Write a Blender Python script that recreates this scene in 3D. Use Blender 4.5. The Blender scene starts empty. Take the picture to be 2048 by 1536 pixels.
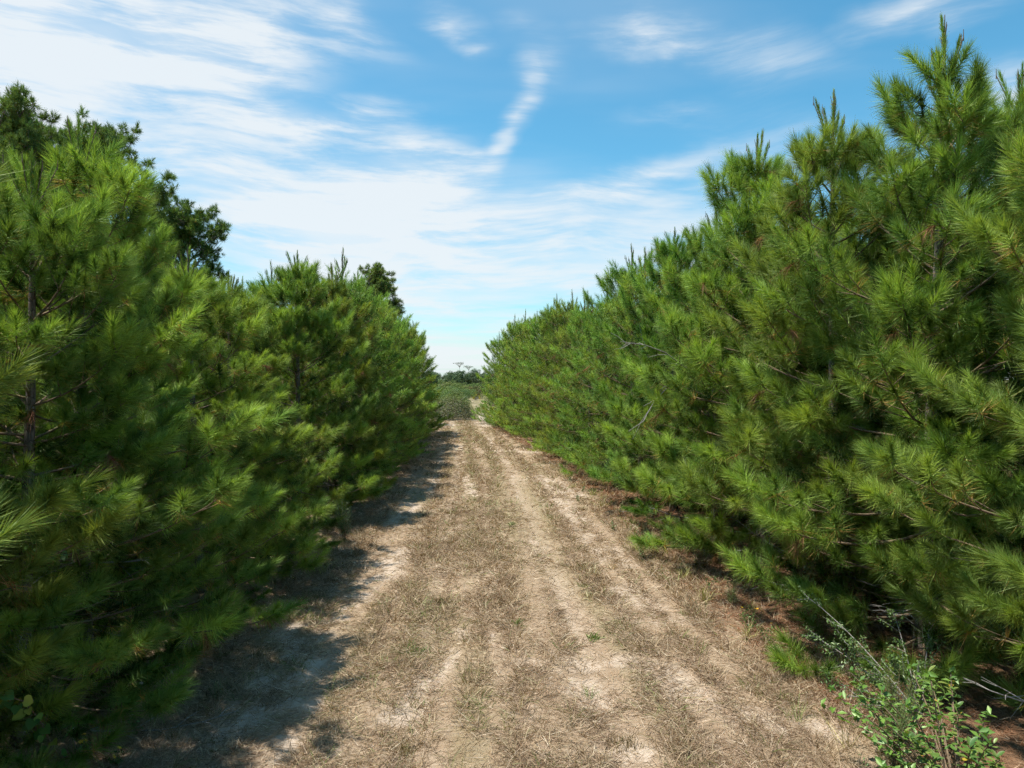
import bpy, math, random
import numpy as np
from mathutils import Vector

# ------------------------------------------------------------------ camera, sky, sun, exposure
SC = bpy.context.scene
COL = SC.collection
HC = 3.3                       # camera height (m)
F = 1419.0                     # focal length in photo pixels (2048 wide)
HY = 758.0                     # horizon row in the photo

def gp(px, py, z=0.0):
    """photo pixel -> point on the level z (distance comes from the ground it touches)"""
    D = F * (HC - z) / (py - HY)
    return np.array([(px - 1024.0) / F * D, D, z])

cam = bpy.data.cameras.new('camera')
cam.sensor_width = 36.0
cam.lens = F / 2048.0 * 36.0
cam.clip_start = 0.05
cam.clip_end = 6000.0
camo = bpy.data.objects.new('camera', cam)
COL.objects.link(camo)
camo.location = (0, 0, HC)
camo.rotation_euler = (math.radians(90) - math.atan((768 - HY) / F), 0, 0)
SC.camera = camo

SUN_EL, SUN_AZ = 69.5, -99.0    # azimuth measured from +Y towards +X
sl = bpy.data.lights.new('sun', 'SUN')
sl.energy = 5.0
sl.angle = math.radians(0.55)
sl.color = (1.0, 0.95, 0.86)
so = bpy.data.objects.new('sun', sl)
COL.objects.link(so)
_d = Vector((math.cos(math.radians(SUN_EL)) * math.sin(math.radians(SUN_AZ)),
             math.cos(math.radians(SUN_EL)) * math.cos(math.radians(SUN_AZ)),
             math.sin(math.radians(SUN_EL))))
so.rotation_euler = _d.to_track_quat('Z', 'Y').to_euler()
so.location = (-30, -5, 50)

W = bpy.data.worlds.new('World')
SC.world = W
W.use_nodes = True
NT = W.node_tree
NT.nodes.clear()

class NB:
    """tiny node builder"""
    def __init__(s, nt): s.nt = nt
    def n(s, t, **k):
        x = s.nt.nodes.new(t)
        for a, b in k.items(): setattr(x, a, b)
        return x
    def put(s, inp, v):
        if isinstance(v, bpy.types.NodeSocket): s.nt.links.new(v, inp)
        elif v is not None: inp.default_value = v
    def m(s, op, a, b=None, c=None, clamp=False):
        x = s.n('ShaderNodeMath', operation=op, use_clamp=clamp)
        s.put(x.inputs[0], a)
        if b is not None: s.put(x.inputs[1], b)
        if c is not None: s.put(x.inputs[2], c)
        return x.outputs[0]
    def v(s, op, a, b=None, scale=None):
        x = s.n('ShaderNodeVectorMath', operation=op)
        s.put(x.inputs[0], a)
        if b is not None: s.put(x.inputs[1], b)
        if scale is not None: s.put(x.inputs[3], scale)
        return x.outputs['Value'] if op in ('DOT_PRODUCT', 'LENGTH', 'DISTANCE') else x.outputs[0]
    def noise(s, vec, scale, detail=4, rough=0.5, dist=0.0, lac=2.0):
        x = s.n('ShaderNodeTexNoise')
        s.put(x.inputs['Vector'], vec)
        x.inputs['Scale'].default_value = scale; x.inputs['Detail'].default_value = detail
        x.inputs['Roughness'].default_value = rough; x.inputs['Distortion'].default_value = dist
        x.inputs['Lacunarity'].default_value = lac
        return x.outputs['Fac'], x.outputs['Color']
    def noise2(s, vec, scale, detail=4, rough=0.5):
        x = s.n('ShaderNodeTexNoise', noise_dimensions='2D')
        s.put(x.inputs['Vector'], vec)
        x.inputs['Scale'].default_value = scale; x.inputs['Detail'].default_value = detail
        x.inputs['Roughness'].default_value = rough
        return x.outputs['Fac'], x.outputs['Color']
    def ss(s, v, a, b, o0=0.0, o1=1.0):
        x = s.n('ShaderNodeMapRange', interpolation_type='SMOOTHSTEP')
        s.put(x.inputs['Value'], v)
        x.inputs['From Min'].default_value = a; x.inputs['From Max'].default_value = b
        x.inputs['To Min'].default_value = o0; x.inputs['To Max'].default_value = o1
        return x.outputs['Result']
    def mix(s, f, a, b, mode='MIX'):
        x = s.n('ShaderNodeMix', data_type='RGBA', blend_type=mode)
        s.put(x.inputs['Factor'], f)
        for i, q in ((6, a), (7, b)):
            if isinstance(q, tuple): q = tuple(q) + ((1.0,) if len(q) == 3 else ())
            s.put(x.inputs[i], q)
        return x.outputs[2]
    def xyz(s, x, y, z):
        q = s.n('ShaderNodeCombineXYZ')
        s.put(q.inputs[0], x); s.put(q.inputs[1], y); s.put(q.inputs[2], z)
        return q.outputs[0]

def build_sky():
    b = NB(NT)
    tc = b.n('ShaderNodeTexCoord')
    D = tc.outputs['Generated']
    sep = b.n('ShaderNodeSeparateXYZ'); NT.links.new(D, sep.inputs[0])
    dx, dy, dz = sep.outputs
    sky = b.n('ShaderNodeTexSky', sky_type='NISHITA', sun_disc=False)
    sky.sun_elevation = math.radians(SUN_EL); sky.sun_rotation = math.radians(SUN_AZ)
    sky.air_density = 1.0; sky.dust_density = 0.6; sky.ozone_density = 2.6; sky.altitude = 0
    hs = b.n('ShaderNodeHueSaturation')
    hs.inputs['Hue'].default_value = 0.484; hs.inputs['Saturation'].default_value = 1.14; hs.inputs['Value'].default_value = 1.0
    NT.links.new(sky.outputs[0], hs.inputs['Color'])
    base = b.mix(1.0, hs.outputs[0], (0.84, 1.24, 1.26), 'MULTIPLY')
    # cloud coordinates: azimuth and elevation of the direction, and the cirrus layer as a flat sheet high above
    az = b.m('ARCTAN2', dx, dy)
    el = b.m('ARCSINE', dz)
    zc = b.m('ADD', b.m('MAXIMUM', dz, 0.0), 0.07)
    px = b.m('DIVIDE', dx, zc); py = b.m('DIVIDE', dy, zc)
    P = b.xyz(px, py, 0.0)
    A = b.xyz(az, el, 0.0)
    _, wc = b.noise2(A, 2.6, 2, 0.5)
    AW = b.v('ADD', A, b.v('MULTIPLY', b.v('SUBTRACT', wc, (0.5, 0.5, 0.5)), (0.16, 0.07, 0.0)))
    # wind-blown fibres: noise stretched along the flow, finer noise for ragged edges
    def rot(vec, ang, sx, sy):
        mp = b.n('ShaderNodeMapping'); NT.links.new(vec, mp.inputs[0])
        mp.inputs['Rotation'].default_value = (0, 0, ang); mp.inputs['Scale'].default_value = (sx, sy, 1)
        return mp.outputs[0]
    f1, _ = b.noise2(rot(AW, math.radians(-10), 1.0, 4.2), 3.0, 6, 0.52)
    f2, _ = b.noise2(rot(P, math.radians(35), 0.45, 1.0), 1.3, 4, 0.55)
    f3, _ = b.noise2(rot(AW, math.radians(-24), 1.0, 7.0), 5.0, 6, 0.62)
    def dirpt(x, y):
        u, v = (x - 1024.0) / F, (HY - y) / F
        a = math.atan(u)
        return (a, math.atan(v * math.cos(a)), 0.0)
    strokes = [
        (-500, 70, 480, 66, 92, 2.2), (-300, 160, 130, 150, 60, 1.9), (380, 75, 660, 55, 45, 1.1), (250, 165, 520, 140, 22, .55),
        (680, 60, 800, 108, 24, 1.0), (875, 15, 970, 80, 16, .85), (1000, 45, 1090, 52, 13, .5), (945, 100, 1005, 110, 10, .5),
        (1125, 105, 1040, 200, 26, .8), (1065, 120, 1030, 215, 15, .4), (1066, 160, 1000, 290, 15, .9), (1012, 262, 955, 335, 13, .85), (975, 318, 870, 370, 18, .8), (905, 350, 680, 400, 34, 1.5),
        (240, 320, 900, 330, 70, 1.1), (400, 420, 920, 410, 70, 1.7), (380, 525, 1480, 492, 58, 2.3), (860, 450, 1480, 400, 44, 1.1),
        (460, 222, 630, 248, 18, 1.0), (610, 250, 800, 225, 18, .9),
        (1210, 58, 1420, 92, 26, 1.3), (1390, 95, 1680, 115, 28, .95), (1720, 45, 2010, 8, 18, 1.3),
        (1075, 410, 1390, 318, 15, 1.3), (1340, 335, 1640, 268, 28, 1.0), (1240, 250, 1560, 205, 20, .7), (1950, 190, 2200, 165, 30, 1.2), (1560, 330, 1800, 300, 26, .6),
        (650, 572, 1300, 560, 14, 1.1), (700, 605, 1150, 607, 10, .9), (700, 638, 1150, 634, 7, .8), (500, 692, 1300, 692, 24, 1.3),
    ]
    tot = None
    gw, _ = b.noise2(A, 8.0, 3, 0.5)
    AS = b.v('ADD', A, b.v('MULTIPLY', b.xyz(b.m('SUBTRACT', f1, .5), b.m('SUBTRACT', gw, .5), 0.0), (0.10, 0.045, 0.0)))
    for (x0, y0, x1, y1, w, amp) in strokes:
        a = np.array(dirpt(x0, y0)); c = np.array(dirpt(x1, y1)); ab = c - a
        mp = b.n('ShaderNodeMapping', vector_type='TEXTURE'); NT.links.new(AS, mp.inputs[0])
        mp.inputs['Location'].default_value = tuple((a + c) / 2)
        mp.inputs['Rotation'].default_value = (0, 0, math.atan2(ab[1], ab[0]))
        mp.inputs['Scale'].default_value = (np.linalg.norm(ab) * .62 + 2.0 * w / F, 2.5 * w / F, 1)
        g = b.n('ShaderNodeTexGradient', gradient_type='SPHERICAL'); NT.links.new(mp.outputs[0], g.inputs[0])
        gg = b.m('MULTIPLY', g.outputs['Fac'], amp)
        tot = gg if tot is None else b.m('ADD', tot, gg)
    fib = b.ss(f1, 0.28, 0.72, 0.6, 1.3)
    fib2 = b.ss(f3, 0.28, 0.72, 0.5, 1.4)
    dens = b.m('MULTIPLY', b.m('MULTIPLY', tot, fib), fib2)
    dens = b.ss(dens, 0.0, 2.3, 0.0, 1.0)
    veil = b.m('MULTIPLY', b.ss(f2, 0.34, 0.75, 0.0, 0.62), b.ss(el, 0.02, 0.42, 1.0, 0.25))
    low = b.ss(el, 0.12, 0.01, 0.0, 0.55)
    dens = b.m('ADD', b.m('ADD', dens, b.m('MULTIPLY', veil, b.m('SUBTRACT', 1.0, dens))), low, clamp=True)
    col = b.mix(b.m('MULTIPLY', dens, 0.92), base, (5.9, 6.25, 6.5))
    bg = b.n('ShaderNodeBackground'); bg.inputs['Strength'].default_value = 0.1
    NT.links.new(col, bg.inputs['Color'])
    out = b.n('ShaderNodeOutputWorld'); NT.links.new(bg.outputs[0], out.inputs[0])
build_sky()
W.cycles.sampling_method = 'NONE'          # smooth sky: plain hemisphere sampling is enough

SC.view_settings.view_transform = 'Standard'
SC.view_settings.look = 'None'
SC.view_settings.exposure = 0.55
SC.view_settings.gamma = 1.0
SC.view_settings.use_curve_mapping = False
SC.render.engine = 'CYCLES'
cy = SC.cycles
cy.max_bounces = 4; cy.diffuse_bounces = 2; cy.glossy_bounces = 1; cy.transmission_bounces = 2
cy.transparent_max_bounces = 4; cy.volume_bounces = 0
cy.caustics_reflective = False; cy.caustics_refractive = False
cy.sample_clamp_indirect = 6.0
cy.use_denoising = True
cy.denoiser = 'OPENIMAGEDENOISE'
cy.denoising_input_passes = 'RGB_ALBEDO_NORMAL'
cy.denoising_prefilter = 'NONE'
cy.use_adaptive_sampling = True
cy.adaptive_threshold = 0.025
cy.adaptive_min_samples = 12

# ------------------------------------------------------------------ helpers
rng = np.random.default_rng(7)

def vnoise(x, y, seed=0):
    x = np.asarray(x, float); y = np.asarray(y, float)
    xi = np.floor(x).astype(np.int64); yi = np.floor(y).astype(np.int64)
    fx = x - xi; fy = y - yi
    fx = fx * fx * (3 - 2 * fx); fy = fy * fy * (3 - 2 * fy)
    def h(a, c):
        n = (a * 374761393 + c * 668265263 + seed * 1442695041) & 0xffffffff
        n = ((n ^ (n >> 13)) * 1274126177) & 0xffffffff
        n = n ^ (n >> 16)
        return (n & 0xffff) / 65535.0
    return (h(xi, yi) * (1 - fx) + h(xi + 1, yi) * fx) * (1 - fy) + (h(xi, yi + 1) * (1 - fx) + h(xi + 1, yi + 1) * fx) * fy

def fbm(x, y, seed=0, oct=4):
    s = 0; a = .5; t = 0
    for i in range(oct):
        s = s + a * vnoise(x * 2 ** i + 17.3 * i, y * 2 ** i - 9.1 * i, seed + i); t += a; a *= .5
    return s / t

def sstep(v, a, b):
    t = np.clip((v - a) / (b - a), 0, 1)
    return t * t * (3 - 2 * t)

def unit(v):
    return v / np.maximum(np.linalg.norm(v, axis=-1, keepdims=True), 1e-9)

def mesh(name, V, Fc, mat, col=None, smooth=False):
    """V (n,3); Fc (m,3|4) array or list of such arrays"""
    me = bpy.data.meshes.new(name)
    V = np.ascontiguousarray(V, dtype=np.float32)
    fl = Fc if isinstance(Fc, list) else [Fc]
    fl = [np.asarray(f, dtype=np.int32) for f in fl if len(f)]
    me.vertices.add(len(V)); me.vertices.foreach_set('co', V.ravel())
    nl = sum(f.size for f in fl); nf = sum(len(f) for f in fl)
    me.loops.add(nl); me.polygons.add(nf)
    me.loops.foreach_set('vertex_index', np.concatenate([f.ravel() for f in fl]))
    tot = np.concatenate([np.full(len(f), f.shape[1], np.int32) for f in fl])
    st = np.concatenate([[0], np.cumsum(tot)[:-1]]).astype(np.int32)
    me.polygons.foreach_set('loop_start', st)
    me.polygons.foreach_set('loop_total', tot)
    if smooth: me.polygons.foreach_set('use_smooth', np.ones(nf, bool))
    if col is not None:
        a = me.attributes.new('Col', 'FLOAT_COLOR', 'POINT')
        c = np.ones((len(V), 4), np.float32); c[:, :3] = col
        a.data.foreach_set('color', c.ravel())
    me.update(calc_edges=True); me.validate()
    me.materials.append(mat)
    return me

def obj(name, data, parent=None):
    o = bpy.data.objects.new(name, data)
    COL.objects.link(o)
    if parent is not None: o.parent = parent
    return o

def thing(name, label, cat, loc=(0, 0, 0), rz=0.0, scale=(1, 1, 1), group=None):
    o = bpy.data.objects.new(name, None)
    COL.objects.link(o)
    o.empty_display_size = 0.3
    o.location = tuple(float(q) for q in loc); o.rotation_euler = (0, 0, float(rz)); o.scale = tuple(float(q) for q in scale)
    o['label'] = label; o['category'] = cat
    if group: o['group'] = group
    return o

class Tubes:
    def __init__(s): s.V = []; s.F = []; s.C = []; s.n = 0
    def add(s, pts, rad, sides=4, col=None, cap=True):
        pts = np.asarray(pts, float); k = len(pts)
        rad = np.asarray(rad, float) * np.ones(k)
        t = unit(np.gradient(pts, axis=0))
        ref = np.array([0.31, 0.17, 0.93]) if abs(t[0, 2]) < .9 else np.array([1.0, .1, 0])
        u = unit(np.cross(t, ref)); v = np.cross(t, u)
        a = np.arange(sides) * 2 * np.pi / sides
        ring = pts[:, None] + rad[:, None, None] * (np.cos(a)[None, :, None] * u[:, None] + np.sin(a)[None, :, None] * v[:, None])
        s.V.append(ring.reshape(-1, 3))
        i = np.arange(k - 1)[:, None] * sides; j = np.arange(sides)[None]; j2 = (j + 1) % sides
        q = np.stack([i + j, i + j2, i + sides + j2, i + sides + j], -1).reshape(-1, 4) + s.n
        s.F.append(q); s.n += k * sides
        if col is not None: s.C.append(np.tile(np.asarray(col, float), (k * sides, 1)))
    def mesh(s, name, mat, smooth=True):
        return mesh(name, np.concatenate(s.V), np.concatenate(s.F), mat, np.concatenate(s.C) if s.C else None, smooth)

# ------------------------------------------------------------------ materials
def leaf_material(name, trans=0.35, gloss=0.06, rough=0.4, tint=(1, 1, 1), vary=0.12):
    m = bpy.data.materials.new(name); m.use_nodes = True
    nt = m.node_tree; nt.nodes.clear(); b = NB(nt)
    at = b.n('ShaderNodeAttribute', attribute_name='Col')
    oi = b.n('ShaderNodeObjectInfo')
    c = b.mix(1.0, at.outputs['Color'], tint, 'MULTIPLY')
    hs = b.n('ShaderNodeHueSaturation'); nt.links.new(c, hs.inputs['Color'])
    r = oi.outputs['Random']
    b.put(hs.inputs['Hue'], b.m('MULTIPLY_ADD', r, 0.042, 0.477))
    b.put(hs.inputs['Value'], b.m('MULTIPLY_ADD', b.m('FRACT', b.m('MULTIPLY', r, 7.31)), 2 * vary, 1 - vary))
    hs.inputs['Saturation'].default_value = 1.0
    c = hs.outputs[0]
    d = b.n('ShaderNodeBsdfDiffuse'); nt.links.new(c, d.inputs['Color'])
    t = b.n('ShaderNodeBsdfTranslucent')
    nt.links.new(b.mix(1.0, c, (1.15, 1.1, 0.6), 'MULTIPLY'), t.inputs['Color'])
    g = b.n('ShaderNodeBsdfGlossy'); g.inputs['Roughness'].default_value = rough
    g.inputs['Color'].default_value = (.85, .95, .7, 1)
    m1 = b.n('ShaderNodeMixShader'); m1.inputs[0].default_value = trans
    nt.links.new(d.outputs[0], m1.inputs[1]); nt.links.new(t.outputs[0], m1.inputs[2])
    m2 = b.n('ShaderNodeMixShader'); m2.inputs[0].default_value = gloss
    nt.links.new(m1.outputs[0], m2.inputs[1]); nt.links.new(g.outputs[0], m2.inputs[2])
    o = b.n('ShaderNodeOutputMaterial'); nt.links.new(m2.outputs[0], o.inputs[0])
    return m

def bark_material(name, c1, c2, scale=9.0, bump=0.6):
    m = bpy.data.materials.new(name); m.use_nodes = True
    nt = m.node_tree; nt.nodes.clear(); b = NB(nt)
    tc = b.n('ShaderNodeTexCoord')
    mp = b.n('ShaderNodeMapping'); nt.links.new(tc.outputs['Object'], mp.inputs[0]); mp.inputs['Scale'].default_value = (1, 1, .35)
    f, _ = b.noise(mp.outputs[0], scale * 3, 6, .65)
    vo = b.n('ShaderNodeTexVoronoi', feature='DISTANCE_TO_EDGE'); nt.links.new(mp.outputs[0], vo.inputs['Vector']); vo.inputs['Scale'].default_value = scale * 3
    e = b.ss(vo.outputs['Distance'], 0.0, 0.12)
    c = b.mix(b.ss(f, .3, .7), c1, c2)
    c = b.mix(b.m('MULTIPLY', b.m('SUBTRACT', 1.0, e), .7), c, tuple(q * .35 for q in c1))
    p = b.n('ShaderNodeBsdfPrincipled'); nt.links.new(c, p.inputs['Base Color']); p.inputs['Roughness'].default_value = .9
    bp = b.n('ShaderNodeBump'); bp.inputs['Strength'].default_value = bump; bp.inputs['Distance'].default_value = .01
    nt.links.new(b.m('ADD', b.m('MULTIPLY', e, .6), f), bp.inputs['Height']); nt.links.new(bp.outputs[0], p.inputs['Normal'])
    o = b.n('ShaderNodeOutputMaterial'); nt.links.new(p.outputs[0], o.inputs[0])
    return m

M_NEEDLE = leaf_material('pine_needle', .34, .032, .5, (1.52, 1.58, 1.25), .16)
M_MATURE = leaf_material('mature_pine_needle', .35, .03, .5)
M_LEAF = leaf_material('broad_leaf', .32, .05, .45)
M_FAR = leaf_material('far_leaf', .3, .03, .5)
M_STRAW = leaf_material('dry_straw', .2, .035, .5, vary=0.0)
M_DEAD = leaf_material('dead_needle', .2, .02, .5)
M_BARK = bark_material('pine_bark', (.12, .09, .07), (.22, .18, .15))
M_TWIG = bark_material('pine_twig', (.16, .105, .06), (.26, .19, .12), 20, .3)
M_GREY = bark_material('dead_twig', (.26, .235, .21), (.42, .39, .36), 20, .3)

# ------------------------------------------------------------------ ground
RX = np.array([-40, 1.5, 2.5, 4, 6, 8, 11, 13, 15.5, 18, 40]) * HC
RV = np.array([1.5, 1.5, 1.45, 1.31, 1.17, 1.02, .62, .32, -.08, -.5, -3.0]) * HC
LX = np.array([-40, 1.5, 2.2, 5, 8, 12.7, 14, 40]) * HC
LV = np.array([-1.45, -1.45, -1.43, -1.5, -1.6, -1.8, -1.87, -3.2]) * HC
right_x = lambda D: np.interp(D, RX, RV)
left_x = lambda D: np.interp(D, LX, LV)

sand_strokes = [
    (1120, 1000, 1190, 1080, .34), (1190, 1080, 1250, 1130, .3), (1245, 1175, 1330, 1235, .25), (1260, 1320, 1360, 1360, .22), (1360, 1370, 1540, 1450, .26),
    (1075, 955, 1150, 990, .5), (1600, 1440, 1680, 1475, .16),
    (800, 1105, 700, 1190, .35), (700, 1190, 600, 1270, .42), (600, 1270, 540, 1330, .38), (620, 1330, 540, 1370, .3), (560, 1420, 380, 1480, .35),
    (905, 1300, 850, 1350, .17), (850, 1370, 790, 1440, .17), (1080, 1330, 1140, 1370, .2), (960, 1270, 1010, 1290, .16), (1150, 1340, 1190, 1400, .14),
    (1110, 1310, 1180, 1320, .13), (860, 1260, 920, 1270, .14), (820, 1010, 780, 1050, .35), (935, 950, 945, 990, .16), (1000, 900, 1070, 905, .6),
    (900, 850, 990, 848, 1.6), (985, 846, 975, 828, 1.0), (1200, 1480, 1300, 1500, .12), (700, 1490, 760, 1500, .12), (480, 1536, 560, 1500, .2),
]
_ss = [(gp(a, c), gp(d, e), w) for a, c, d, e, w in sand_strokes]
trail = [gp(985, 850), gp(972, 830), gp(962, 815), gp(952, 803), gp(947, 796)]

def seg_dist(x, y, a, c):
    ab = c[:2] - a[:2]
    t = np.clip(((x - a[0]) * ab[0] + (y - a[1]) * ab[1]) / (ab @ ab), 0, 1)
    return np.hypot(x - a[0] - ab[0] * t, y - a[1] - ab[1] * t)

def zones(x, y):
    """lane, sand, litter (pine straw), scrub weights of the soil at x, y"""
    rx, lx = right_x(y), left_x(y)
    wob = (fbm(x * .7, y * .45, 3) - .5)
    fade = sstep(y, 19.5 * HC, 17.0 * HC)
    clear = sstep(x, lx + .5 + wob, lx + 1.9 + wob) * sstep(x, rx - .35 + 1.2 * wob, rx - 1.5 + 1.2 * wob)
    # the cleared junction at the end of the lane
    j = sstep(np.hypot((x + 3.5) / 7.0, (y - 51) / 6.0), 1.15, .8)
    lane = np.maximum(clear * fade, j)
    tr = np.zeros_like(x)
    for a, c in zip(trail[:-1], trail[1:]):
        tr = np.maximum(tr, sstep(seg_dist(x, y, a, c), 1.25, .5))
    lane = np.maximum(lane, tr)
    sd = np.zeros_like(x)
    for a, c, w in _ss:
        sd = np.maximum(sd, sstep(seg_dist(x + .25 * (fbm(x * 2, y * 1.3, 21) - .5), y + .5 * (fbm(x * 2, y * 1.3, 22) - .5), a, c), w * 1.7, w * .25))
    u = x - (lx + rx) / 2
    n1 = fbm(u * 2.9 + .4 * wob, y * .28, 31, 5); n2 = fbm(x * 7, y * 4, 37, 3)
    q_ = x - (lx + rx) / 2
    rut = sum(w_ * np.exp(-((q_ - c_) / .13) ** 2) for c_, w_ in ((-1.05, 1.), (-.8, .7), (.85, 1.), (1.08, .7), (-.2, .45), (1.75, .7), (-1.7, .6))) * (.3 + 1.1 * fbm(x * 2.5, y * .5, 45))
    sand = np.clip(sd * (sstep(n2 + .5 * (n1 - .5) + np.where(u > 1.0, .1, 0), .26, .58)) * np.where(u < -1.2, .95, .75) + sstep(n1 + .45 * (n2 - .5), .60, .76) * .4 + tr * .3 + .5 * rut, 0, 1) * lane
    litter = (1 - lane) * sstep(y, 19.0 * HC, 17.0 * HC) * sstep(np.abs(x), 60, 40)
    edge = sstep(x, rx - 2.0 + wob, rx - 1.1 + wob) * fade
    litter = np.clip(np.maximum(litter * np.where(x < (lx + rx) / 2, .35, 1.0), edge * .9 * (1 - sd)), 0, 1)
    green = sstep(fbm(u * 2.2, y * .22, 41), .54, .72) * lane * (1 - sand) * .6
    strip = np.exp(-((u + .55) / .2) ** 2) + np.exp(-((u - .35) / .24) ** 2) + .6 * np.exp(-((u - 1.25) / .2) ** 2)
    green = np.clip(green + .75 * strip * lane * sstep(y, 8, 20) * (.4 + fbm(x * 2, y * .6, 43)), 0, 1)
    return lane, sand, litter, green

def streaks(x, y):
    u = x - (left_x(y) + right_x(y)) / 2
    return fbm(u * 4.2 + .25 * (fbm(x * .7, y * .2, 104) - .5), y * .06, 101, 3)

def relief(x, y):
    lane, sand, litter, green = zones(x, y)
    near = sstep(y, 90, 30) * sstep(np.abs(x), 14, 8)
    z = (.06 * (fbm(x * .9, y * .6, 51) - .5) + .07 * (fbm(x * 4.5, y * 3.5, 53, 4) - .5)) * near
    z = z - .03 * sand * near
    cx = (left_x(y) + right_x(y)) / 2
    z = z - .04 * near * (np.exp(-((x - cx + .9) / .3) ** 2) + np.exp(-((x - cx - .9) / .3) ** 2))
    far = .6 * (fbm(x * .02 + 3, y * .02, 61) - .5) * sstep(y, 60, 130)
    return z + far

def graded(a, b, step, lim, g=1.25):
    r = list(np.arange(a, b + 1e-6, step))
    s = step
    while r[-1] < lim: s *= g; r.append(r[-1] + s)
    return r

def build_ground():
    xr = graded(0, 5.2, .055, 3000, 1.22); xs = np.array([-q for q in xr[:0:-1]] + xr)
    ys = np.array([-q for q in graded(0, .1, .5, 400, 1.6)[:0:-1]] + [0.0, 1.5, 2.7, 3.4] + graded(4.0, 15, .07, 4000, 1.035))
    X, Y = np.meshgrid(xs, ys)
    Z = relief(X, Y)
    n, m = len(xs), len(ys)
    V = np.stack([X, Y, Z], -1).reshape(-1, 3)
    i = np.arange(m - 1)[:, None] * n + np.arange(n - 1)[None]
    Fq = np.stack([i, i + 1, i + n + 1, i + n], -1).reshape(-1, 4)
    mt = bpy.data.materials.new('soil'); mt.use_nodes = True
    nt = mt.node_tree; nt.nodes.clear(); b = NB(nt)
    at = b.n('ShaderNodeAttribute', attribute_name='Col')
    sp = b.n('ShaderNodeSeparateColor'); nt.links.new(at.outputs['Color'], sp.inputs[0])
    sand, litter, green = sp.outputs
    tc = b.n('ShaderNodeTexCoord'); P = tc.outputs['Object']
    f1, _ = b.noise(P, 3.0, 6, .6); f2, _ = b.noise(P, 22, 5, .65); f3, _ = b.noise(P, 90, 4, .6)
    thatch = b.mix(b.ss(f2, .3, .7), (.27, .195, .13), (.39, .295, .205))
    thatch = b.mix(b.ss(f1, .4, .7, 0, .6), thatch, (.27, .185, .115))
    thatch = b.mix(b.ss(f3, .52, .75, 0, .6), thatch, (.17, .12, .075))
    thatch = b.mix(b.m('MULTIPLY', green, .4), thatch, (.17, .165, .06))
    sandc = b.mix(b.ss(f2, .3, .7), (.41, .325, .245), (.51, .415, .33))
    sandc = b.mix(b.ss(f3, .5, .8, 0, .5), sandc, (.34, .25, .17))
    lit = b.mix(b.ss(f2, .3, .7), (.16, .09, .05), (.25, .15, .088))
    lit = b.mix(b.ss(f3, .45, .75, 0, .7), lit, (.10, .055, .03))
    sa = b.ss(b.m('MULTIPLY_ADD', b.m('SUBTRACT', f2, .5), .7, sand), .12, .92)
    c = b.mix(b.ss(b.m('MULTIPLY_ADD', b.m('SUBTRACT', f2, .5), .6, litter), .2, .8), thatch, lit)
    c = b.mix(sa, c, sandc)
    # scrubland far beyond the lane
    sepp = b.n('ShaderNodeSeparateXYZ'); nt.links.new(P, sepp.inputs[0])
    far = b.m('MULTIPLY', b.m('MULTIPLY', b.ss(sepp.outputs[1], 58, 66), b.m('SUBTRACT', 1.0, sand)), .85)
    fs, _ = b.noise(P, .5, 4, .6)
    c = b.mix(far, c, b.mix(fs, (.10, .115, .035), (.20, .17, .07)))
    p = b.n('ShaderNodeBsdfPrincipled'); nt.links.new(c, p.inputs['Base Color']); p.inputs['Roughness'].default_value = .95
    p.inputs['Specular IOR Level'].default_value = .15
    bp = b.n('ShaderNodeBump'); bp.inputs['Strength'].default_value = .8; bp.inputs['Distance'].default_value = .03
    nt.links.new(b.m('ADD', f2, b.m('MULTIPLY', f3, .4)), bp.inputs['Height']); nt.links.new(bp.outputs[0], p.inputs['Normal'])
    o = b.n('ShaderNodeOutputMaterial'); nt.links.new(p.outputs[0], o.inputs[0])
    lane, sd, li, gr = zones(V[:, 0], V[:, 1])
    me = mesh('ground', V, Fq, mt, np.stack([sd, li, gr], -1), True)
    g = obj('ground', me)
    g['kind'] = 'structure'; g['label'] = 'mown sandy lane and pine litter ground between the pine rows'; g['category'] = 'ground'
build_ground()

# ------------------------------------------------------------------ dry grass and straw on the lane
STRAW = np.array([(.47, .355, .235), (.40, .295, .195), (.56, .455, .335), (.33, .235, .15), (.22, .15, .095), (.34, .28, .165), (.20, .21, .08)])
def blades(P, Dr, Ln, Wd, bend, C, k):
    """k=1: single triangle; k=2: bent strip"""
    n = len(P)
    rnd = rng.normal(size=(n, 3)); sd = unit(np.cross(Dr, rnd)) * (Wd / 2)[:, None]
    tip = P + Dr * Ln[:, None]
    if k == 1:
        V = np.stack([P - sd, P + sd, tip], 1).reshape(-1, 3)
        Fc = np.arange(3 * n).reshape(-1, 3)
        return V, Fc, np.repeat(C, 3, 0)
    mid = P + Dr * (Ln * .55)[:, None] + bend * .25
    tip = tip + bend
    V = np.stack([P - sd, P + sd, mid - sd * .8, mid + sd * .8, tip], 1).reshape(-1, 3)
    o = np.arange(n)[:, None] * 5
    Fc = np.concatenate([o + np.array([0, 1, 3]), o + np.array([0, 3, 2]), o + np.array([2, 3, 4])])
    return V, Fc, np.repeat(C, 5, 0)

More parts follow.
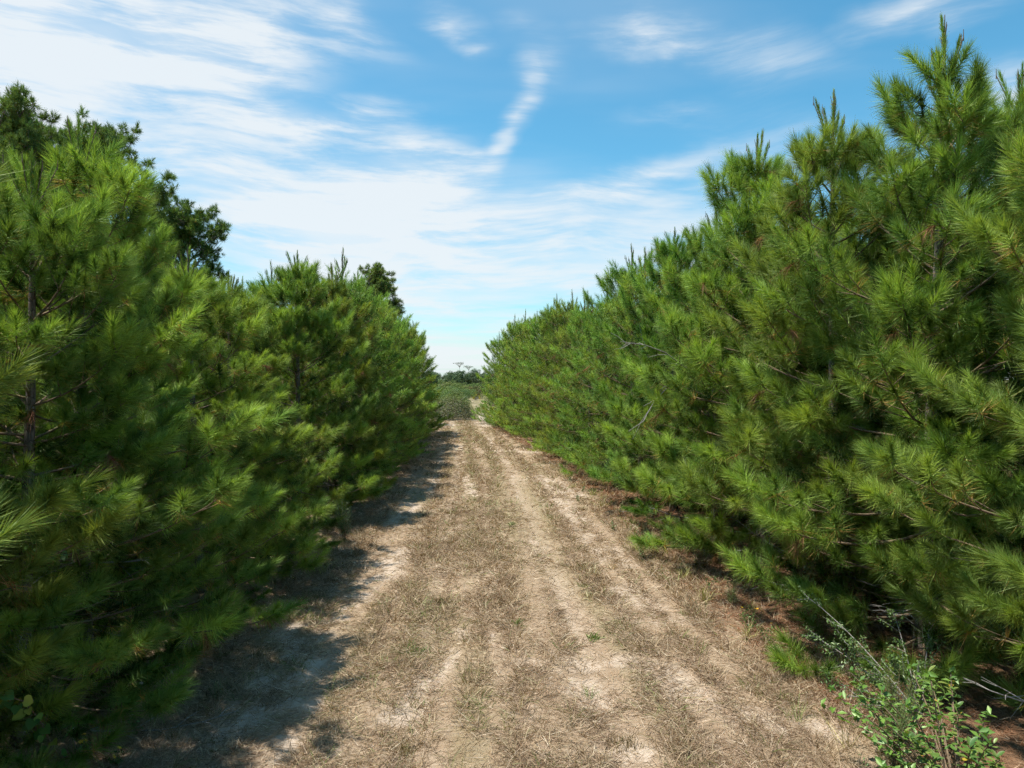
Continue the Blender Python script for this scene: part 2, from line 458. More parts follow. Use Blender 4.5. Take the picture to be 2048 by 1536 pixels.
def build_straw():
    Vs, Fs, Cs, n0 = [], [], [], 0
    def push(r):
        nonlocal n0
        Vs.append(r[0]); Fs.append(r[1] + n0); Cs.append(r[2]); n0 += len(r[0])
    for (y0, y1, dens, wd, ll) in ((4.0, 7.0, 3300, .0058, .15), (7, 11, 2200, .0075, .17), (11, 18, 950, .0105, .2), (18, 32, 300, .016, .22), (32, 56, 90, .03, .3)):
        x0, x1 = -5.6, 5.4
        n = int((x1 - x0) * (y1 - y0) * dens)
        x = rng.uniform(x0, x1, n); y = rng.uniform(y0, y1, n)
        lane, sand, litter, green = zones(x, y)
        cl = .5 * fbm(x * 3.2, y * 1.9, 71, 3) + .5 * streaks(x, y)
        cl = .5 + (cl - .5) * 1.5
        keep = rng.random(n) < np.clip(np.maximum(lane, .35 * litter), 0, 1) * (1 - .64 * sand) * (.2 + 1.15 * sstep(cl, .34, .64))
        x, y, lane, sand, litter, green, cl = [q[keep] for q in (x, y, lane, sand, litter, green, cl)]
        n = len(x); z = relief(x, y)
        a = rng.uniform(0, 2 * np.pi, n)
        e = np.abs(rng.normal(0, .28, n))
        Dr = np.stack([np.cos(a) * np.cos(e), np.sin(a) * np.cos(e), np.sin(e)], -1)
        ln = ll * rng.uniform(.4, 1.25, n)
        hue = fbm(x * .8, y * .5, 81, 3)
        pr = np.stack([.6 + 0 * x, .9 + 0 * x, .45 + 0 * x, .9 * sstep(hue, .35, .65) + .2, 1.5 * sstep(cl, .5, .68) + .1, .3 + 1.2 * green, .10 + 1.1 * green * sstep(cl, .4, .6)], -1)
        pr /= pr.sum(1, keepdims=True)
        ci = (rng.random(n)[:, None] > np.cumsum(pr, 1)).sum(1).clip(0, 6)
        C = STRAW[ci] * rng.uniform(.75, 1.25, (n, 1))
        C = np.where((rng.random(n) < .8 * litter)[:, None], np.array([.32, .17, .085]) * rng.uniform(.6, 1.3, (n, 1)), C)
        P = np.stack([x, y, z + rng.uniform(.0, .025, n)], -1)
        push(blades(P, Dr, ln, np.full(n, wd) * rng.uniform(.6, 1.3, n), None, C, 1))
    # standing clumps, thicker along the strips between wheel tracks
    for (y0, y1, nc, kb, wd, hh) in ((4.0, 8.5, 1700, 15, .006, .14), (8.5, 15, 1700, 11, .0085, .16), (15, 28, 1100, 9, .012, .19), (28, 54, 700, 7, .022, .22)):
        x = rng.uniform(-5.2, 5.2, nc * 4); y = rng.uniform(y0, y1, nc * 4)
        lane, sand, litter, green = zones(x, y)
        c = .45 * fbm(x * 1.9, y * .9, 91, 4) + .55 * streaks(x, y)
        c = .5 + (c - .5) * 1.35
        keep = np.nonzero(rng.random(len(x)) < lane * (1 - .9 * sand) * sstep(c, .42, .68))[0][:nc]
        x, y, green = x[keep], y[keep], green[keep]; m = len(x)
        tone = rng.random(m)
        base = np.where((tone < .40)[:, None], np.array([.44, .34, .21]), np.where((tone < .76)[:, None], np.array([.22, .15, .085]), np.array([.27, .20, .12])))
        base = np.where((rng.random(m) < .05 + .3 * green)[:, None], np.array([.13, .18, .045]), base)
        K = np.repeat(np.arange(m), kb); n = len(K)
        sp = rng.normal(0, .045, (n, 2)) * (1 + y[K] * .03)[:, None]
        px, py = x[K] + sp[:, 0], y[K] + sp[:, 1]
        a = np.arctan2(sp[:, 1], sp[:, 0]) + rng.normal(0, .8, n); e = rng.uniform(.45, 1.35, n)
        Dr = np.stack([np.cos(a) * np.cos(e), np.sin(a) * np.cos(e), np.sin(e)], -1)
        ln = hh * rng.uniform(.45, 1.35, n) * rng.uniform(.6, 1.3, m)[K]
        bend = np.stack([np.cos(a), np.sin(a), -.6 + 0 * a], -1) * (ln * rng.uniform(.0, .5, n))[:, None]
        push(blades(np.stack([px, py, relief(px, py) - .005], -1), Dr, ln, np.full(n, wd) * rng.uniform(.6, 1.2, n), bend, base[K] * rng.uniform(.75, 1.25, (n, 1)), 2))
    me = mesh('dry_grass', np.concatenate(Vs), np.concatenate(Fs), M_STRAW, np.concatenate(Cs))
    o = obj('dry_grass', me); o['kind'] = 'stuff'
    o['label'] = 'mown dry tan grass and straw strewn over the lane'; o['category'] = 'grass'
build_straw()

# ------------------------------------------------------------------ young pines
def needle_mesh(name, mat, r, P0, A, L, NL, T, M, width, hero, spread=(86, 14), droop=.07, sp=1.0):
    K = len(P0)
    s = r.random((K, M)) ** .75
    ref = np.where(np.abs(A[:, 2:3]) < .9, np.array([[0, 0, 1.0]]), np.array([[1.0, 0, 0]]))
    U = unit(np.cross(A, ref)); Vv = np.cross(A, U)
    ph = r.uniform(0, 2 * np.pi, (K, M))
    ang = np.radians(spread[0] + (spread[1] - spread[0]) * s + r.normal(0, 9, (K, M))) * (sp if np.isscalar(sp) else sp[:, None])
    dr = np.cos(ang)[..., None] * A[:, None] + np.sin(ang)[..., None] * (np.cos(ph)[..., None] * U[:, None] + np.sin(ph)[..., None] * Vv[:, None])
    ln = NL[:, None] * r.uniform(.72, 1.12, (K, M))
    base = P0[:, None] + A[:, None] * (L[:, None] * s)[..., None]
    rr = r.normal(size=(K, M, 3))
    sd = unit(np.cross(dr, rr)) * (width / 2)
    dn = np.array([0, 0, -1.0])
    tip = base + dr * ln[..., None] + dn * (droop * ln * r.uniform(.3, 1.6, (K, M)))[..., None]
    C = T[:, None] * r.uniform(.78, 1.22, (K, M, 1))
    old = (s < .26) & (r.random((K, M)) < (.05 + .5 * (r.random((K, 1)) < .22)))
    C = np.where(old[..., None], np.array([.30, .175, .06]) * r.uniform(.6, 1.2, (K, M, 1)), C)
    N = K * M
    if False:
        mid = base + dr * (ln * .55)[..., None] + dn * (droop * .12 * ln)[..., None]
        V = np.stack([base - sd * .8, base + sd * .8, mid - sd, mid + sd, tip], 2).reshape(-1, 3)
        o = np.arange(N)[:, None] * 5
        Fc = np.concatenate([o + np.array([0, 1, 3]), o + np.array([0, 3, 2]), o + np.array([2, 3, 4])])
        Cv = np.repeat(C.reshape(-1, 3), 5, 0)
    else:
        V = np.stack([base - sd, base + sd, tip], 2).reshape(-1, 3)
        Fc = np.arange(3 * N).reshape(-1, 3)
        Cv = np.repeat(C.reshape(-1, 3), 3, 0)
    return mesh(name, V, Fc, mat, Cv)

G_YOUNG_SUN = np.array([.225, .310, .062]); G_MID = np.array([.115, .182, .044]); G_OLD_SHADE = np.array([.042, .070, .020])  # needle age, with sunlit tips and shaded crown interior painted into the greens

def pine_variant(seed, H=6.5, R=1.75, clear=.5, M=215, width=.0062, hero=True):
    r = np.random.default_rng(seed)
    lean = r.normal(0, .012, 2)
    sway = r.uniform(0, 6.28, 2)
    def tp(z):
        t = z / H
        return np.array([lean[0] * z + .05 * math.sin(3.1 * t + sway[0]), lean[1] * z + .05 * math.sin(2.7 * t + sway[1]), z])
    trunk = Tubes(); zz = np.linspace(-.12, H - .12, 16)
    rad = .075 * (1 - np.clip(zz / H, 0, 1)) ** .85 + .009; rad[0] *= 1.4; rad[1] *= 1.15
    trunk.add([tp(z) for z in zz], rad, 9)
    br = Tubes(); deads = []; dead = Tubes()
    P0, A, L, NL, T, SP = [], [], [], [], [], []
    dP, dA, dL = [], [], []
    up = np.array([0, 0, 1.0])
    def tuft(p, a, l, nl, young, sp=1.0):
        a = a / np.linalg.norm(a)
        if r.random() < .012:
            dP.append(p); dA.append(a * .6 - up * .6); dL.append(l * .7); return
        P0.append(p); A.append(a); L.append(l); NL.append(nl * r.uniform(.58, 1.0)); SP.append(sp)
        u = np.clip(young + r.normal(0, .22), 0, 1)  # age and painted light together: outer tufts brighter, inner ones darker
        T.append(G_OLD_SHADE * (1 - u) + G_YOUNG_SUN * u if r.random() < .7 else G_MID * r.uniform(.85, 1.15))
    z = .22; wi = 0
    while z < H - 1.0:
        t = z / H
        prof = (.86 + .58 * t if t < .24 else min(1.0, ((1 - t) / .74) ** .66))
        nb = 6 if t < .1 else 5
        a0 = r.uniform(0, 6.28)
        for k in range(nb):
            az = a0 + k * 2 * np.pi / nb + r.normal(0, .18)
            if .12 < t < .8 and r.random() < .08: continue
            if clear > .8 and z < clear and r.random() < .5: continue
            Lb = R * prof * r.uniform(.68, 1.2)
            e0 = math.radians(np.interp(t, [0, .2, .5, .8, 1], [-14, -4, 14, 38, 62]) + r.normal(0, 6))
            e1 = e0 + math.radians(np.interp(t, [0, .3, 1], [30, 30, 22]) + r.normal(0, 6))
            b0 = tp(z + r.normal(0, .05))
            n = 7; pts = [b0]; azz = az
            for i in range(1, n):
                e = e0 + (e1 - e0) * (i / (n - 1)) ** 1.3
                azz += r.normal(0, .05)
                d = np.array([math.cos(azz) * math.cos(e), math.sin(azz) * math.cos(e), math.sin(e)])
                pts.append(pts[-1] + d * Lb / (n - 1))
            pts = np.array(pts)
            isdead = (z < clear and r.random() < .6) or (t < .3 and r.random() < .09)
            if isdead: dead = Tubes(); deads.append(dead)
            tub = dead if isdead else br
            tub.add(pts, np.linspace(.017 * (1 - t * .5) + .004, .005, n) * (.6 if isdead else 1.0), 4)
            def at(s):
                q = s * (n - 1); i = min(int(q), n - 2); f = q - i
                return pts[i] * (1 - f) + pts[i + 1] * f, unit(pts[i + 1] - pts[i])
            side = 1
            s = .28 if not isdead else .2
            while s < .97:
                p, d = at(s)
                side = -side
                lat = unit(np.cross(up, d)) * side
                d2 = unit(d * .75 + lat * r.uniform(.55, 1.05) + up * r.uniform(-.1, .35))
                l2 = (.14 + .52 * Lb * (1 - s) * r.uniform(.55, 1.15)) * (1.0 if not isdead else .8)
                q1 = p + d2 * l2 * .5; q2 = p + d2 * l2 + up * .06 * l2
                if isdead:
                    q2 = q2 - up * r.uniform(.0, .35) * l2
                    dead.add([p, q1, q2], [.006, .004, .002], 3)
                    if r.random() < .6:
                        dead.add([q1, q1 + unit(d2 + r.normal(0, .6, 3)) * l2 * .5], [.003, .0015], 3)
                else:
                    tub.add([p, q1, q2], [.006, .005, .004], 3)
                    young_sun = .02 + .75 * s + .15 * t  # rises outward: sun at the tips, shade inside, put into the colour
                    tuft(q2 - d2 * .08, d2 * .85 + up * r.uniform(.15, .75), r.uniform(.18, .30), r.uniform(.21, .285), young_sun)
                    if l2 > .27:
                        tuft(q1, unit(d2 + d * .8 - lat * .4) * .8 + up * .25, r.uniform(.16, .24), r.uniform(.19, .25), young_sun - .2)
                s += r.uniform(.082, .122) * max(1.0, 1.2 / max(Lb, .5))
            if not isdead:
                p, d = at(.999)
                tuft(p - d * .2, d + up * .2, r.uniform(.36, .5), r.uniform(.22, .29), .75 + .2 * t)
                for q in (.62,):
                    p2, d2 = at(q + r.normal(0, .03))
                    tuft(p2, d2 + up * .1, r.uniform(.2, .3), r.uniform(.19, .25), .3)
                for q in range(2):
                    lat = unit(np.cross(up, d)) * (1 if q else -1)
                    tuft(p - d * r.uniform(.1, .25), d * .8 + lat * .55 + up * .2, r.uniform(.2, .32), r.uniform(.2, .27), .65 + .2 * t)
        if t > .18:
            for k in range(5):
                az = r.uniform(0, 6.28); q = r.uniform(.12, .6) * (1.1 - t); b1 = tp(z + r.uniform(.1, .4)); d = np.array([math.cos(az), math.sin(az), .6])
                br.add([b1, b1 + d * q], [.005, .003], 3); tuft(b1 + d * q * .6, d, .2, r.uniform(.19, .24), .15)
        z += np.interp(t, [0, .5, .85, 1], [.30, .46, .52, .55]) * r.uniform(.85, 1.15); wi += 1
    # leader and the upright shoots round it
    top = tp(H - .1)
    for q in np.linspace(1.05, .12, 5):
        tuft(tp(H - q - .16), up + r.normal(0, .06, 3), .3, .12 + .06 * q, .6, .45 + .4 * q)
    for k in range(5):
        az = k * 1.2566 + r.normal(0, .2); zb = H - r.uniform(.62, .98)
        d = np.array([math.cos(az) * .45, math.sin(az) * .42, 1.0]); d /= np.linalg.norm(d); l = r.uniform(.35, .65)
        b0 = tp(zb); br.add([b0, b0 + d * l * .5, b0 + d * l + up * .04], [.009, .007, .005], 4)
        tuft(b0 + d * l * .3, d + up * .4, l * .72, .135, .6, .55)
        br.add([b0 + d * l, b0 + d * l + up * .12], [.006, .003], 4)
    br.add([top - up * .2, top + up * r.uniform(.1, .2)], [.009, .004], 5)
    for k in range(3):
        br.add([top - up * .1, top + np.array([math.cos(k * 2.1) * .04, math.sin(k * 2.1) * .04, .07])], [.006, .003], 4)
    f = lambda q: np.array(q, float)
    out = dict(trunk=trunk.mesh('trunk', M_BARK), branches=br.mesh('branches', M_TWIG),
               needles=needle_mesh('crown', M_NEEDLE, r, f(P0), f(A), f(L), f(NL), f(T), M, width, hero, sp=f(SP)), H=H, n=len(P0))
    if hero: out['dead'] = [q.mesh('dead_branch', M_GREY) for q in deads]
    if dP:
        n = len(dP)
        out['brown'] = needle_mesh('dead_needles', M_DEAD, r, f(dP), unit(f(dA)), f(dL), np.full(n, .17), np.tile([[.25, .125, .058]], (n, 1)) * r.uniform(.7, 1.2, (n, 1)), 60, .005, False, (55, 20), .5)
    return out

HERO = [pine_variant(100 + i, 6.5, R, c) for i, (R, c) in enumerate(((2.1, .1), (2.0, .1), (2.2, .1), (2.0, .9)))]
MIDV = [pine_variant(200 + i, 6.5, R, c, 66, .0095, False) for i, (R, c) in enumerate(((2.05, .2), (1.95, .5), (2.15, .2), (2.0, .3)))]

ORD = ['', 'first', 'second', 'third', 'fourth', 'fifth', 'sixth', 'seventh', 'eighth', 'ninth', 'tenth', 'eleventh', 'twelfth', 'thirteenth', 'fourteenth', 'fifteenth', 'sixteenth',
       'seventeenth', 'eighteenth', 'nineteenth', 'twentieth', 'twenty-first', 'twenty-second', 'twenty-third', 'twenty-fourth', 'twenty-fifth', 'twenty-sixth', 'twenty-seventh',
       'twenty-eighth', 'twenty-ninth', 'thirtieth', 'thirty-first', 'thirty-second', 'thirty-third', 'thirty-fourth', 'thirty-fifth']

def plant_pine(x, y, H, var, rz, label, group):
    s = H / var['H']; sx = s ** .55
    t = thing('pine_tree', label, 'pine tree', (x, y, float(relief(np.array([x]), np.array([y]))[0])), rz, (sx, sx, s), group)
    obj('trunk', var['trunk'], t); obj('branches', var['branches'], t); obj('crown', var['needles'], t)
    for q in var.get('dead', ()): obj('dead_branch', q, t)
    if 'brown' in var: obj('dead_needles', var['brown'], t)
    return t

SKY_R = ([975, 1010, 1080, 1160, 1270, 1350, 1430, 1530, 1600, 1660, 1740, 1800, 1855, 1900, 2000, 2040], [712, 662, 615, 590, 510, 460, 370, 272, 330, 190, 200, 190, 120, 230, 250, 190])
SKY_L = ([0, 90, 180, 260, 330, 400, 440, 480, 590, 690, 740, 800, 860, 885], [262, 250, 245, 330, 430, 510, 550, 545, 502, 500, 580, 640, 690, 725])
def cap_height(x, y, sky):
    px = 1024 + F * x / y
    return HC + (HY - np.interp(px, sky[0], sky[1])) / F * y

r2 = np.random.default_rng(11)
def row(edge, sky, side, offset, d0, d1, step, what, group, jit, cap=1.0, explicit=()):
    ds = []; d = d0
    while d < d1: ds.append(d); d += step * r2.uniform(.85, 1.15)
    items = [(float(edge(q)) + side * offset + r2.normal(0, jit), q, None) for q in ds]
    for (px, py, X) in explicit:                       # trees whose leaders stand on the skyline of the photo
        D = X / ((px - 1024) / F)
        items = [it for it in items if abs(it[1] - D) > step * .62]
        items.append((X, D, HC + (HY - py) / F * D))
    items.sort(key=lambda it: -it[1])
    for i, (x, y, H) in enumerate(items):
        if H is None:
            px = 1024 + F * x / max(y, .5)
            H = min(cap_height(x, y, sky) * (r2.uniform(.97, 1.08) if y > 20 else r2.uniform(.88, 1.03)), 7.8) if -100 < px < 2150 else ((7.0 if y < 4.4 else 4.8) if x < 0 else 6.4)  # out-of-view pines nearest the camera on the shaded side are raised for their shade
            H = min(max(H, 4.6), 8.2) * cap
        dist = math.hypot(x, y)
        if dist < 21: var = HERO[3] if (x > 0 and 0 < y < 7.2) else HERO[int(r2.integers(3 if (x < 0 and offset == 0) else 4))]
        else: var = MIDV[int(r2.integers(4))]
        plant_pine(x, y, H, var, r2.uniform(0, 6.28), f"{'tall' if H > 6.9 else ('low' if H < 5.5 else 'young')} green pine, {ORD[i + 1]} from the junction in {what}", group)

row(lambda d: right_x(d) + np.interp(d, [6, 9], [.35, 0]), SKY_R, 1, 0.0, 5.9, 16.6 * HC, 2.25, 'front row, sunlit side of lane', 'pines along the sunlit side of the lane', .22, 1.0,
    ((1858, 52, 5.1), (1655, 190, 4.6), (1532, 275, 4.45), (1352, 462, 4.1)))
row(left_x, SKY_L, -1, 0.0, -2.6, 13.6 * HC, 2.15, 'front row, shaded side of lane', 'pines along the shaded side of the lane', .22, 1.0,  # row runs on behind the camera; these unseen pines are added for their shade
    ((180, 248, -4.8), (395, 500, -4.85), (465, 548, -5.0), (592, 503, -5.0), (688, 502, -5.1)))
row(right_x, SKY_R, 1, 2.3, 6.5, 15.0 * HC, 2.5, 'second row, sunlit side of lane', 'pines along the sunlit side of the lane', .3, .93, ((2040, 130, 6.6),))
row(left_x, SKY_L, -1, 2.3, -1.0, 13.0 * HC, 2.3, 'second row, shaded side of lane', 'pines along the shaded side of the lane', .3, .93)  # also begins behind the camera, unseen pines added to block sun and sky
row(right_x, SKY_R, 1, 4.7, 8.5, 10.0 * HC, 2.6, 'third row, sunlit side of lane', 'pines along the sunlit side of the lane', .3, .92)
row(left_x, SKY_L, -1, 4.7, 8.0, 9.0 * HC, 2.6, 'third row, shaded side of lane', 'pines along the shaded side of the lane', .3, .92)

# one long bare limb on the sunlit row, weathered pale
def bare_limb():
    host = min((o for o in COL.objects if o.name.startswith('pine_tree') and o.location.x > 2 and 'front row' in o['label']), key=lambda o: abs(1024 + F * o.location.x / o.location.y - 1440))
    hx, hy, hz = host.location
    r = np.random.default_rng(5)
    def w(px, py, dy):
        D = hy + dy
        return np.array([(px - 1024) / F * D, D, HC - (py - HY) / F * D])
    sx, _, sz = host.scale; c, sn = math.cos(-host.rotation_euler.z), math.sin(-host.rotation_euler.z)
    def loc(p):
        q = np.asarray(p) - np.array([hx, hy, hz]); return np.array([(q[0] * c - q[1] * sn) / sx, (q[0] * sn + q[1] * c) / sx, q[2] / sz])
    trunk_at = lambda z: np.array([hx, hy, z])
    for pts in ([(1385, 745, -1.0), (1330, 705, -1.5), (1290, 690, -1.75), (1240, 683, -1.9)], [(1370, 790, -1.0), (1345, 765, -1.5), (1310, 800, -1.8), (1285, 845, -1.95)]):
        P = [w(*q) for q in pts]; P = [trunk_at(P[0][2] - .1)] + P
        tb = Tubes(); tb.add([loc(p) for p in P], [.02, .014, .011, .007, .004], 5)
        for k in range(9):
            i = int(r.integers(1, 4)); f = r.random(); p = P[i] * (1 - f) + P[i + 1] * f
            d = unit(P[i + 1] - P[i] + r.normal(0, .35, 3)); l = r.uniform(.2, .55)
            tb.add([loc(p), loc(p + d * l * .5), loc(p + d * l + np.array([0, 0, r.normal(0, .08)]))], [.006, .004, .002], 4)
        o = obj('dead_branch', tb.mesh('dead_branch', M_GREY), host); o['label'] = 'long bare pale grey branch sticking out of the needles'
bare_limb()

# ------------------------------------------------------------------ mature pines behind the shaded rows
def mature_pine(seed, H=11.0, R=2.5):
    r = np.random.default_rng(seed); up = np.array([0, 0, 1.0])
    tr = Tubes(); zz = np.linspace(-.15, H - .3, 14)
    sw = r.uniform(0, 6, 2); tp = lambda z: np.array([.15 * math.sin(z * .35 + sw[0]), .15 * math.sin(z * .3 + sw[1]), z])
    tr.add([tp(z) for z in zz], .16 * (1 - np.clip(zz / H, 0, 1)) ** .7 + .02, 10)
    br = Tubes(); P, A, T = [], [], []
    z = H * .36
    while z < H - .2:
        t = (z - H * .36) / (H * .64)
        prof = math.sin(math.pi * min(1, .28 + .72 * t * .92)) ** .6 if t < .95 else .35
        for k in range(4):
            az = r.uniform(0, 6.28); Lb = R * prof * r.uniform(.6, 1.1); e = math.radians(5 + 40 * t + r.normal(0, 10))
            d = np.array([math.cos(az) * math.cos(e), math.sin(az) * math.cos(e), math.sin(e)])
            b0 = tp(z); pts = [b0, b0 + d * Lb * .5 + up * .05, b0 + d * Lb + up * .3 * Lb * .4]
            br.add(pts, [.035, .022, .01], 5)
            for q in range(int(3 + 3.2 * Lb)):
                s = r.uniform(.45, 1.05); c = b0 + d * Lb * s + up * (.12 * Lb * s * s) + r.normal(0, .22, 3)
                br.add([b0 + d * Lb * s * .8, c], [.012, .005], 3)
                for w in range(13):
                    n = unit(r.normal(0, 1, 3) + up * .7)
                    P.append(c + n * r.uniform(.05, .22) - n * .08); A.append(n); T.append(np.array([.11, .18, .045]) * r.uniform(.7, 1.3) + (r.random() < .3) * np.array([.05, .07, .005]))
        z += .38
    K = len(P)
    return dict(trunk=tr.mesh('trunk', M_BARK), limbs=br.mesh('limbs', M_BARK),
                crown=needle_mesh('crown', M_MATURE, r, np.array(P), np.array(A), r.uniform(.10, .18, K), r.uniform(.17, .23, K), np.array(T), 26, .019, False, (85, 15), .03))
MAT = [mature_pine(300), mature_pine(301)]
for i, (px, py, D, sx, note) in enumerate(((735, 550, 50, 1.0, 'rounded mature pine standing alone behind the shaded rows, nearest the junction'),
                                     (375, 432, 30, .85, 'ragged mature pine behind the shaded rows, second from the junction'),
                                     (250, 292, 27, .95, 'dense dark mature pine behind the shaded rows, third from the junction'),
                                     (130, 280, 27, .8, 'tall mature pine behind the shaded rows, fourth from the junction'),
                                     (-14, 228, 24, .95, 'tallest mature pine behind the shaded rows, fifth from the junction'))):
    X = (px - 1024) / F * D; H = HC + (HY - py) / F * D
    v = MAT[i % 2]; t = thing('mature_pine', note, 'pine tree', (X, D, 0), i * 1.7, (sx, sx, H / 11.0), 'mature pines behind the shaded rows')
    for k in ('trunk', 'limbs', 'crown'): obj(k, v[k], t)

# ------------------------------------------------------------------ leafy plants
def leaf_cloud(P, N, size, C, r, ratio=.55):
    """folded four-point leaves; P centre, N facing, size length"""
    n = len(P); d = unit(np.cross(N, r.normal(size=(n, 3)))); sdv = np.cross(N, d)
    s = np.asarray(size)[:, None] * np.ones((n, 1))
    V = np.stack([P - d * s * .5, P + sdv * s * ratio * .5 + N * s * .1, P + d * s * .5, P - sdv * s * ratio * .5 + N * s * .1], 1).reshape(-1, 3)
    o = np.arange(n)[:, None] * 4
    return V, np.concatenate([o + np.array([0, 1, 2]), o + np.array([0, 2, 3])]), np.repeat(C, 4, 0)

def lobes_leaves(r, H, R, nl, nleaf, size, cols, low=.12):
    """leaves on the shells of many small uneven lobes: gaps between them stay open"""
    c = []
    while len(c) < nl:
        q = r.uniform(-1, 1, 3)
        if np.linalg.norm(q) < 1: c.append(q)
    c = np.array(c) * np.array([R, R, H * .46]) + np.array([0, 0, H * (.5 + low * .3)])
    rr = r.uniform(.16, .36, nl) * min(R, H)
    k = r.integers(0, nl, nleaf); n = unit(r.normal(size=(nleaf, 3)) + np.array([0, 0, .35]))
    P = c[k] + n * (rr[k] * r.uniform(.65, 1.08, nleaf))[:, None]
    P[:, 2] = np.maximum(P[:, 2], .03)
    C = np.array(cols)[r.integers(0, len(cols), nl)][k] * r.uniform(.7, 1.3, (nleaf, 1))
    return leaf_cloud(P, unit(n + r.normal(0, .5, (nleaf, 3))), r.uniform(.7, 1.3, nleaf) * size, C, r), c

def bush_variant(seed, H, R, nl, nleaf, size, cols, mat, bark):
    r = np.random.default_rng(seed)
    (V, Fc, C), cen = lobes_leaves(r, H, R, nl, nleaf, size, cols)
    tb = Tubes()
    for q in cen[: min(len(cen), 16)]:
        b0 = np.array([q[0] * .12, q[1] * .12, -.05]); m_ = b0 * .5 + q * .5 + np.array([0, 0, .1 * H])
        tb.add([b0, m_, q], [.012 * H, .009 * H, .004 * H], 4)
    return dict(stems=tb.mesh('stems', bark), foliage=mesh('foliage', V, Fc, mat, C))

def place(v, name, label, cat, loc, rz=0., sc=(1, 1, 1), group=None):
    t = thing(name, label, cat, loc, rz, sc, group)
    for k, me in v.items(): obj(k, me, t)
    return t

OL = [(.13, .19, .055), (.165, .225, .06), (.11, .165, .055), (.20, .205, .07)]
DK = [(.095, .15, .055), (.115, .175, .06), (.08, .13, .05)]
RB = [(.16, .085, .04), (.12, .10, .04), (.10, .115, .035)]
SCRUB = [bush_variant(400, 2.4, 1.7, 34, 5200, .10, OL, M_FAR, M_GREY), bush_variant(401, 2.0, 1.5, 30, 4600, .10, DK + OL[:2], M_FAR, M_GREY), bush_variant(402, 1.8, 1.4, 26, 4000, .10, OL + RB, M_FAR, M_GREY)]
SCL = ['olive green scrub bush in the thicket', 'dark green rounded scrub bush in the thicket', 'reddish tinged scrub bush in the thicket']
r3 = np.random.default_rng(23)
tri = np.array(trail)
def trail_gap(x, y): return min(float(seg_dist(np.array([x]), np.array([y]), a, c)[0]) for a, c in zip(tri[:-1], tri[1:]))
cnt = 0
for rank, D in enumerate((61, 65, 69, 74, 80, 87, 95, 104, 115, 128, 145, 165, 190)):
    lo, hi = (855 - 1024) / F * D, (985 - 1024) / F * D
    x = lo - 1.0
    while x < hi + 1.5:
        y = D + r3.normal(0, 1.2); xx = x + r3.normal(0, .4)
        if D > 112 or trail_gap(xx, y) > 2.2:
            k = int(r3.integers(3)); sc = r3.uniform(.8, 1.1) * (1.0 if D < 90 else 1.15)
            place(SCRUB[k], 'scrub_bush', SCL[k] + f', {ORD[rank + 1]} rank behind the brush pile', 'bush', (xx, y, float(relief(np.array([xx]), np.array([y]))[0])), r3.uniform(0, 6), (sc * 1.15, sc * 1.15, sc * r3.uniform(.8, 1.05)), 'scrub bushes of the thicket')
            cnt += 1
        x += 1.9 + D * .010
gold = bush_variant(420, 1.3, .8, 16, 2600, .07, [(.55, .40, .03), (.42, .36, .05), (.14, .16, .04)], M_FAR, M_GREY)
p = gp(953, 801); place(gold, 'flowering_bush', 'bush covered in bright yellow bloom beside the narrow trail', 'bush', p, .3)
tside = bush_variant(421, 1.5, 1.2, 22, 4000, .09, OL, M_FAR, M_GREY)
p = gp(975, 812); place(tside, 'trail_bush', 'leafy green bush between the narrow trail and the sunlit pine row', 'bush', p + np.array([.9, 0, 0]), .3)

def brush_pile():
    r = np.random.default_rng(77)
    c = gp(903, 841); c[1] += 1.2
    t = thing('brush_pile', 'heap of cut brush, grey twigs and dull leaves at the junction', 'brush pile', c)
    tw = Tubes()
    for k in range(330):
        a = r.uniform(0, 6.28); q = r.random() ** .5
        p = np.array([math.cos(a) * 1.9 * q, math.sin(a) * 1.3 * q, 0]); p[2] = 1.75 * (1 - q ** 2.2) * r.uniform(.3, 1.0)
        d = unit(np.array([r.normal(), r.normal() * .7, r.normal() * .45])); l = r.uniform(.4, 1.3)
        if k % 2: continue
        tw.add([p - d * l / 2, p + r.normal(0, .06, 3), p + d * l / 2 - np.array([0, 0, .1 * l])], [.012, .010, .005], 3)
    obj('twigs', tw.mesh('twigs', M_GREY), t)['kind'] = 'stuff'
    n = 11000; a = r.uniform(0, 6.28, n); el = np.arcsin(r.uniform(0, 1, n)); q = r.uniform(.72, 1.06, n) * (.86 + .3 * fbm(np.cos(a) * 2 + 5, el * 3 + np.sin(a) * 2, 9))
    P = np.stack([np.cos(a) * np.cos(el) * 1.95 * q, np.sin(a) * np.cos(el) * 1.35 * q, np.sin(el) * 1.8 * q + .02], -1)
    cols = np.array([(.12, .13, .06), (.10, .155, .05), (.17, .15, .09), (.065, .115, .04), (.20, .23, .07)])
    m_ = fbm(P[:, 0] * 2.2, P[:, 2] * 2.2 + P[:, 1], 13)
    C = cols[np.clip((m_ * 7.5 - 1.4 + r.normal(0, .7, n)).astype(int), 0, 4)] * r.uniform(.6, 1.3, (n, 1))
    V, Fc, Cv = leaf_cloud(P, unit(P + r.normal(0, .6, (n, 3))), r.uniform(.05, .11, n), C, r)
    obj('leaves', mesh('leaves', V, Fc, M_FAR, Cv), t)['kind'] = 'stuff'
brush_pile()

